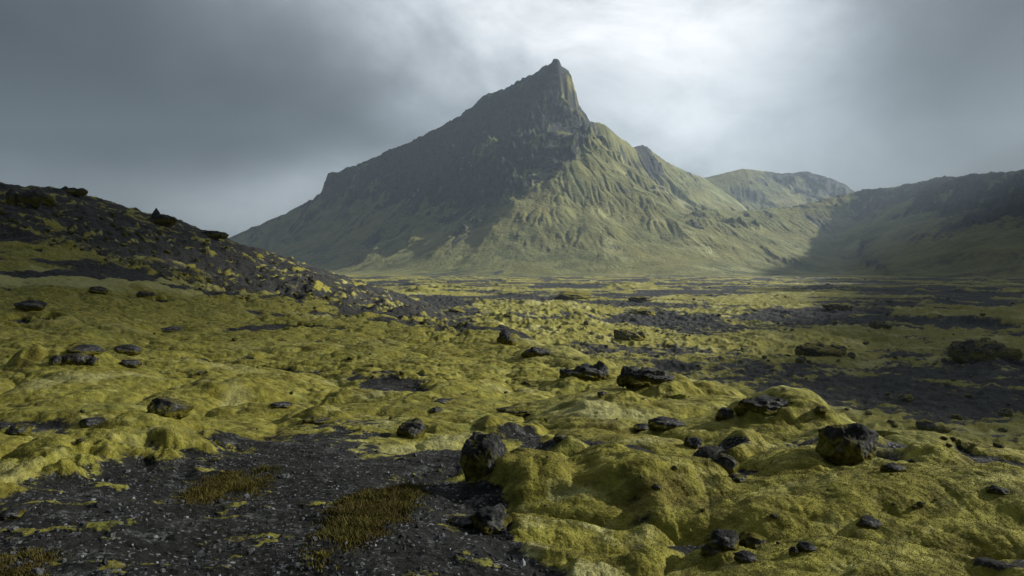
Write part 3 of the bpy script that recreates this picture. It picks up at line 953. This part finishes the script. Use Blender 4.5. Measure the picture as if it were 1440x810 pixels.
scatter('stone', 'stone', 'small dark stone half sunk in the yellow-green moss', 'stone', 'small stones sunk in the moss', 42, (0, 400, 1440, 800), sz_moss)
scatter('scree', 'rock', 'dark lava block lying on the scree slope of the left hill', 'rock', 'loose lava blocks on the left hill', 190, (0, 262, 620, 470), sz_scree)
scatter('lava', 'lava_rock', 'small black lava rock standing on the valley floor', 'lava rock', 'lava rocks on the valley floor', 110, (560, 392, 1440, 640), sz_plain)

# ------------------------------------------------------------------ tufts of taller moss on the gravel, and gravel
def blades(cx, cy, Z, H, W, lean, seed, col):
    g = np.random.default_rng(seed)
    k = len(cx)
    a = g.uniform(0, 2 * PI, k); w = W * g.uniform(.6, 1.3, k)
    h = H * g.uniform(.3, 1.35, k)
    lx, ly = g.normal(0, lean, k) * h, g.normal(0, lean, k) * h
    dx, dy = np.cos(a) * w, np.sin(a) * w
    p0 = np.stack([cx - dx, cy - dy, Z - .01], 1); p1 = np.stack([cx + dx, cy + dy, Z - .01], 1)
    p2 = np.stack([cx + dx * .8 + lx * .5, cy + dy * .8 + ly * .5, Z + h * .6], 1); p3 = np.stack([cx - dx * .8 + lx * .5, cy - dy * .8 + ly * .5, Z + h * .6], 1)
    p4 = np.stack([cx + lx, cy + ly, Z + h], 1)
    V = np.stack([p0, p1, p2, p3, p4], 1).reshape(-1, 3)
    b = np.arange(k)[:, None] * 5
    T = np.concatenate([b + np.array([[0, 1, 2]]), b + np.array([[0, 2, 3]]), b + np.array([[3, 2, 4]])])
    C = np.repeat(col, 5, 0)
    return V, T, C


M_TUFT = make_blade_mat('tuft_moss', (0.036, 0.031, 0.006), (0.105, 0.092, 0.016), (0.048, 0.034, 0.008))


def tuft(label, poly_px, H, count, seed):
    g = np.random.default_rng(seed)
    Pp = np.array([base_hit(*p)[:2] for p in poly_px])
    lo, hi = Pp.min(0), Pp.max(0)
    X = g.uniform(lo[0], hi[0], count); Y = g.uniform(lo[1], hi[1], count)
    X2 = X + 0.05 * fbm(X * 4, Y * 4, 3, seed); Y2 = Y + 0.05 * fbm(X * 4 + 5, Y * 4, 3, seed + 3)
    inside = np.zeros(count, bool); dist = np.full(count, 9.0)
    for a, b in zip(Pp, np.roll(Pp, -1, 0)):
        c = ((a[1] > Y2) != (b[1] > Y2)) & (X2 < (b[0] - a[0]) * (Y2 - a[1]) / (b[1] - a[1] + 1e-9) + a[0])
        inside ^= c
        ab = b - a; t = np.clip(((X2 - a[0]) * ab[0] + (Y2 - a[1]) * ab[1]) / (ab @ ab), 0, 1)
        dist = np.minimum(dist, np.hypot(X2 - a[0] - t * ab[0], Y2 - a[1] - t * ab[1]))
    dens = sstep(-0.55, 0.1, fbm(X * 2.2, Y * 2.2, 3, seed + 9))
    k = inside & (g.random(count) < sstep(-0.02, 0.28, dist) * dens + .03)
    X, Y, dist = X[k], Y[k], dist[k]
    Z = ground_z(X, Y)
    dome = sstep(0, 0.35, dist)
    hh = H * np.where(g.random(len(X)) > .96, 1.7, 1.0) * (0.35 + 0.75 * dome) * (0.75 + 0.5 * fbm(X * 3, Y * 3, 2, seed + 5))
    col = np.stack([np.clip(0.5 + .5 * fbm(X * 5, Y * 5, 3, seed + 7) + g.normal(0, .3, len(X)) + 1.2 * (g.random(len(X)) > .93), 0, 1.6), np.clip(.35 + .8 * fbm(X * 2, Y * 2, 3, seed + 8), 0, 1), g.random(len(X))], 1)
    V, T, C = blades(X, Y, Z + 0.0, hh, 0.0030, 0.55, seed, col)
    c = V.mean(0); c[2] = Z.min()
    o = mesh_from('moss_tuft', V - c, T, M_TUFT, True, {'mask': C})
    o.location = c
    o['label'] = label; o['category'] = 'moss tuft'
    return o


tuft('largest shaggy brown-green moss tuft on the gravel at the bottom', [(425, 735), (470, 700), (540, 690), (606, 682), (612, 704), (560, 760), (500, 800), (450, 830), (415, 800)], 0.06, 75000, 3)
tuft('smaller shaggy moss tuft on the gravel left of the largest tuft', [(232, 702), (262, 676), (330, 662), (398, 660), (388, 690), (330, 708), (262, 722)], 0.055, 40000, 5)
tuft('reddish moss tuft in the bottom left corner of the gravel', [(-60, 830), (-20, 775), (50, 768), (92, 782), (70, 830), (20, 850)], 0.05, 26000, 9)

# gravel: loose chips over the bare patch, uncountable
M_GRAV = make_blade_mat('gravel_chip', (0.016, 0.017, 0.019), (0.075, 0.078, 0.082), (0.26, 0.27, 0.28))
V0, F0 = ICO[2][0], ICO[2][1]
g = np.random.default_rng(21)
GN = 9000
Yg = 3.2 + (g.random(GN) ** 1.4) * 9; ug = g.uniform(-0.85, 0.12, GN)
Xg = Yg * ug
zg, mg, *_ = ground_all(Xg, Yg)
keep = (mg < 0.55)
Xg, Yg, zg = Xg[keep], Yg[keep], zg[keep]
GN = len(Xg)
sz = np.exp(g.normal(math.log(0.0055), 0.6, GN)).clip(0.003, 0.04)
Vg = V0[None] * (sz[:, None, None] * g.uniform(.6, 1.3, (GN, 1, 3)))
Vg = Vg * (1 + 0.25 * g.normal(size=(GN, len(V0), 1)).clip(-1, 1))
Vg = Vg + np.stack([Xg, Yg, zg + sz * .25], 1)[:, None]
Fg = (F0[None] + (np.arange(GN) * len(V0))[:, None, None]).reshape(-1, 3)
cg = np.stack([g.random(GN) ** 1.5, (g.random(GN) > .86) * g.uniform(.2, 1, GN), g.random(GN)], 1)
o = mesh_from('gravel', Vg.reshape(-1, 3), Fg, M_GRAV, False, {'mask': np.repeat(cg, len(V0), 0)})
o['kind'] = 'stuff'; o['label'] = 'loose dark and pale lava gravel on the bare patch at lower left'; o['category'] = 'gravel'

# moss fuzz: short shoots that stand up from the nearest moss
M_FUZZ = make_blade_mat('moss_shoots', (0.080, 0.074, 0.011), (0.235, 0.217, 0.036), (0.075, 0.057, 0.011))
FN = 330000
Yf = np.exp(g.uniform(math.log(3.4), math.log(13), FN)); uf = g.uniform(-0.85, 0.85, FN)
Xf = Yf * uf
zf, mf, pf, bf, *_ = ground_all(Xf, Yf)
keep = (mf > 0.45 + 0.3 * g.random(FN)) & (g.random(FN) < sstep(14, 6, Yf))
Xf, Yf, zf, bf = Xf[keep], Yf[keep], zf[keep], bf[keep]
FN = len(Xf)
a = g.uniform(0, 2 * PI, FN); w = 0.00075 * Yf * g.uniform(.6, 1.3, FN)
h = (0.004 + 0.0005 * Yf) * g.uniform(.4, 1.4, FN) * sstep(14, 8, Yf)
lx, ly = g.normal(0, .5, FN) * h, g.normal(0, .5, FN) * h
Vf = np.stack([np.stack([Xf - np.cos(a) * w, Yf - np.sin(a) * w, zf - .004], 1), np.stack([Xf + np.cos(a) * w, Yf + np.sin(a) * w, zf - .004], 1),
               np.stack([Xf + lx, Yf + ly, zf + h], 1)], 1).reshape(-1, 3)
cf = np.stack([np.clip(.5 + .5 * fbm(Xf * 2, Yf * 2, 3, 77) + g.normal(0, .22, FN), 0, 1), np.clip((bf - .6) * 2, 0, 1), g.random(FN)], 1)
o = mesh_from('moss', Vf, np.arange(FN * 3).reshape(-1, 3), M_FUZZ, False, {'mask': np.repeat(cf, 3, 0)})
o['kind'] = 'stuff'; o['label'] = 'short yellow-green moss shoots covering the near hummocks'; o['category'] = 'moss'

# ------------------------------------------------------------------ light
SUN_AZ, SUN_EL = math.radians(80), math.radians(25)
S = np.array([math.sin(SUN_AZ) * math.cos(SUN_EL), math.cos(SUN_AZ) * math.cos(SUN_EL), math.sin(SUN_EL)])
sl = bpy.data.lights.new('sun', 'SUN'); sl.energy = 5.0; sl.angle = math.radians(0.7); sl.color = (1.0, 0.965, 0.89)
so = bpy.data.objects.new('sun', sl); COL.objects.link(so)
so.rotation_euler = (PI / 2 - SUN_EL, 0, PI - SUN_AZ)

# clouds above the air layer, added out of view to shade hills and ground
M_BLOCKER = bpy.data.materials.new('cloud_blocker')
t = NT(nodes_of(M_BLOCKER))
b = t.n('ShaderNodeBsdfPrincipled', ins={'Base Color': (0.75, 0.78, 0.82, 1), 'Roughness': 1.0})
b.inputs['Specular IOR Level'].default_value = 0.0
t.n('ShaderNodeOutputMaterial', ins={'Surface': b.outputs[0]})
BLOCKER_H = 1010.0
Vc, Fcs, off = [], [], 0


def cloud_blocker(gx, gy, gzz, rx, ry, seed, rot=0, rag=1.0):
    global off
    tt_ = (BLOCKER_H - gzz) / S[2]
    c = np.array([gx, gy, gzz]) + S * tt_
    V, Fc = ICO[5]
    V = V * (1 + rag * 0.30 * n3(V, 1.3, seed)[:, None] + rag * 0.18 * n3(V, 2.9, seed + 7)[:, None] + 0.08 * n3(V, 6.5, seed + 11)[:, None])
    V = V * np.array([rx, ry, 16.0])
    ca, sa = math.cos(rot), math.sin(rot)
    V = np.stack([V[:, 0] * ca - V[:, 1] * sa, V[:, 0] * sa + V[:, 1] * ca, V[:, 2]], 1)
    Vc.append(V + c); Fcs.append(Fc + off); off += len(V)


cloud_blocker(-112, 104, 6, 66, 112, 5, 0.0, 0.8)
cloud_blocker(-73, 40, -3, 60, 60, 43, 0.0, 0.35)
cloud_blocker(-45, -61, -2, 73, 73, 31, 0.0, 0.06)
cloud_blocker(128, 104, -20, 84, 62, 37, -0.3, 0.6)
cloud_blocker(700, 900, -20, 300, 190, 41, 0.2)
cloud_blocker(-160, 330, 0, 70, 150, 9, -0.1)
cloud_blocker(250, 260, -20, 130, 200, 13, -0.3)
cloud_blocker(520, 560, -20, 260, 220, 17, -0.2)
cloud_blocker(1120, 1300, 100, 330, 420, 21, 0.2, 1.3)
if Vc:
    o = mesh_from('cloud_blockers', np.concatenate(Vc), np.concatenate(Fcs), M_BLOCKER, True)
    o['kind'] = 'stuff'; o['label'] = 'added out-of-view blockers that shade parts of the valley'; o['category'] = 'cloud_blocker'

# ------------------------------------------------------------------ air
mh = bpy.data.materials.new('haze')
t = NT(nodes_of(mh))
HZ = 0.00006
pv = t.n('ShaderNodeVolumePrincipled', ins={'Color': (0.66, 0.83, 1.0, 1), 'Density': HZ, 'Anisotropy': 0.2})
t.n('ShaderNodeOutputMaterial', ins={'Volume': pv.outputs[0]})
zlo = float(min(gz.min(), -46)) - 1.0
x0, x1, y0, y1, z1 = -4300, 4300, -4300, 4300, 880.0
bv = np.array([(x, y, z) for x in (x0, x1) for y in (y0, y1) for z in (zlo, z1)])
bf_ = np.array([(0, 1, 3, 2), (4, 6, 7, 5), (0, 4, 5, 1), (2, 3, 7, 6), (0, 2, 6, 4), (1, 5, 7, 3)])
o = mesh_from('haze', bv, bf_, mh, False)
o['kind'] = 'stuff'; o['label'] = 'thin grey haze filling the valley air'; o['category'] = 'haze'

# ------------------------------------------------------------------ sky
w = bpy.data.worlds.new('World'); scene.world = w; w.use_nodes = True
nt = w.node_tree; nt.nodes.clear()
t = NT(nt)
D = t.n('ShaderNodeTexCoord').outputs['Generated']
sp = t.n('ShaderNodeSeparateXYZ', ins={'Vector': D})
dx, dy, dz = sp.outputs
sky = t.n('ShaderNodeTexSky', sky_type='NISHITA', sun_disc=False, sun_elevation=SUN_EL, sun_rotation=SUN_AZ, air_density=1.0, dust_density=3.0)
skyc = t.n('ShaderNodeVectorMath', operation='SCALE', ins={0: sky.outputs[0], 'Scale': 0.07}).outputs[0]
# overcast brightness as a function of direction
warp = t.noise(D, 2.2, 5, 0.55)
wrp = t.m('MULTIPLY', t.m('SUBTRACT', warp, 0.5), 0.28)


def blob(px, py, a, b, rot=0.0):
    u, v = (px - CX) / F, (HY - py) / F
    k = 1 / math.sqrt(1 + u * u + v * v)
    X0, Z0 = u * k, v * k
    ex = t.m('ADD', t.m('SUBTRACT', dx, X0), wrp)
    ez = t.m('ADD', t.m('SUBTRACT', dz, Z0), t.m('MULTIPLY', wrp, 0.6))
    c, s_ = math.cos(rot), math.sin(rot)
    e1 = t.m('DIVIDE', t.m('ADD', t.m('MULTIPLY', ex, c), t.m('MULTIPLY', ez, s_)), a)
    e2 = t.m('DIVIDE', t.m('SUBTRACT', t.m('MULTIPLY', ez, c), t.m('MULTIPLY', ex, s_)), b)
    q = t.m('ADD', t.m('MULTIPLY', e1, e1), t.m('MULTIPLY', e2, e2))
    return t.m('EXPONENT', t.m('MULTIPLY', q, -1.0))


front = t.ramp(dy, -0.2, 0.3)
br = 0.014
acc = None
for (px, py, a, b_, rot, amp) in [
    (890, 30, 0.23, 0.25, 0.0, 0.31),
    (960, 190, 0.19, 0.13, 0.2, 0.11),
    (1130, -20, 0.12, 0.08, -0.9, 0.10),
    (420, 285, 0.17, 0.055, 0.25, 0.13),
    (60, 280, 0.3, 0.05, 0.1, 0.04),
    (650, 60, 0.12, 0.3, 0.1, 0.13),
    (1130, 250, 0.2, 0.07, 0.0, 0.05),
    (100, 130, 0.30, 0.16, 0.1, -0.022),
    (1460, 90, 0.26, 0.20, 0.3, -0.06),
    (830, -520, 0.5, 0.26, 0.0, 0.62),
]:
    q = t.m('MULTIPLY', t.m('MULTIPLY', blob(px, py, a, b_, rot), front), amp)
    acc = q if acc is None else t.m('ADD', acc, q)
zen = t.ramp(dz, 0.42, 0.9, 0.0, 0.06)
accb = t.m('MULTIPLY', acc, 0.5)
acc0 = acc
acc = t.m('ADD', t.m('ADD', accb, br), zen)
mp = t.n('ShaderNodeMapping', ins={'Vector': D, 'Rotation': (0, 0.6, 0), 'Scale': (1.5, 1.5, 2.3)}).outputs[0]
cl = t.noise(mp, 1.7, 7, 0.58, 0.35)
acc = t.m('ADD', t.m('MULTIPLY', acc, t.ramp(cl, 0.30, 0.70, 0.35, 1.65)), t.m('MULTIPLY', accb, t.ramp(t.noise(mp, 4.5, 6, 0.6, 0.6), 0.3, 0.7, 0.75, 1.25)))
acc = t.m('MAXIMUM', acc, 0.005)
tint = t.mix(t.ramp(acc, 0.05, 0.7), (0.89, 1.0, 1.10), (1.0, 1.0, 1.0))
clc = t.n('ShaderNodeVectorMath', operation='SCALE', ins={0: tint, 'Scale': acc}).outputs[0]
fin = t.mix(0.08, clc, skyc)
bg = t.n('ShaderNodeBackground', ins={'Color': fin, 'Strength': 1.0})
t.n('ShaderNodeOutputWorld', ins={'Surface': bg.outputs[0]})

# ------------------------------------------------------------------ camera
cam = bpy.data.cameras.new('camera')
cam.sensor_width = 36.0; cam.lens = 36.0 * F / 1440.0
cam.shift_y = -(405 - HY) / 1440.0
cam.clip_start = 0.1; cam.clip_end = 20000
co = bpy.data.objects.new('camera', cam); COL.objects.link(co)
co.rotation_euler = (PI / 2, 0, 0)
scene.camera = co

vs = scene.view_settings
vs.view_transform = 'Standard'; vs.look = 'None'; vs.exposure = 1.08; vs.gamma = 1.0
scene.render.engine = 'CYCLES'
scene.cycles.use_denoising = True
scene.cycles.max_bounces = 5
scene.cycles.volume_bounces = 0
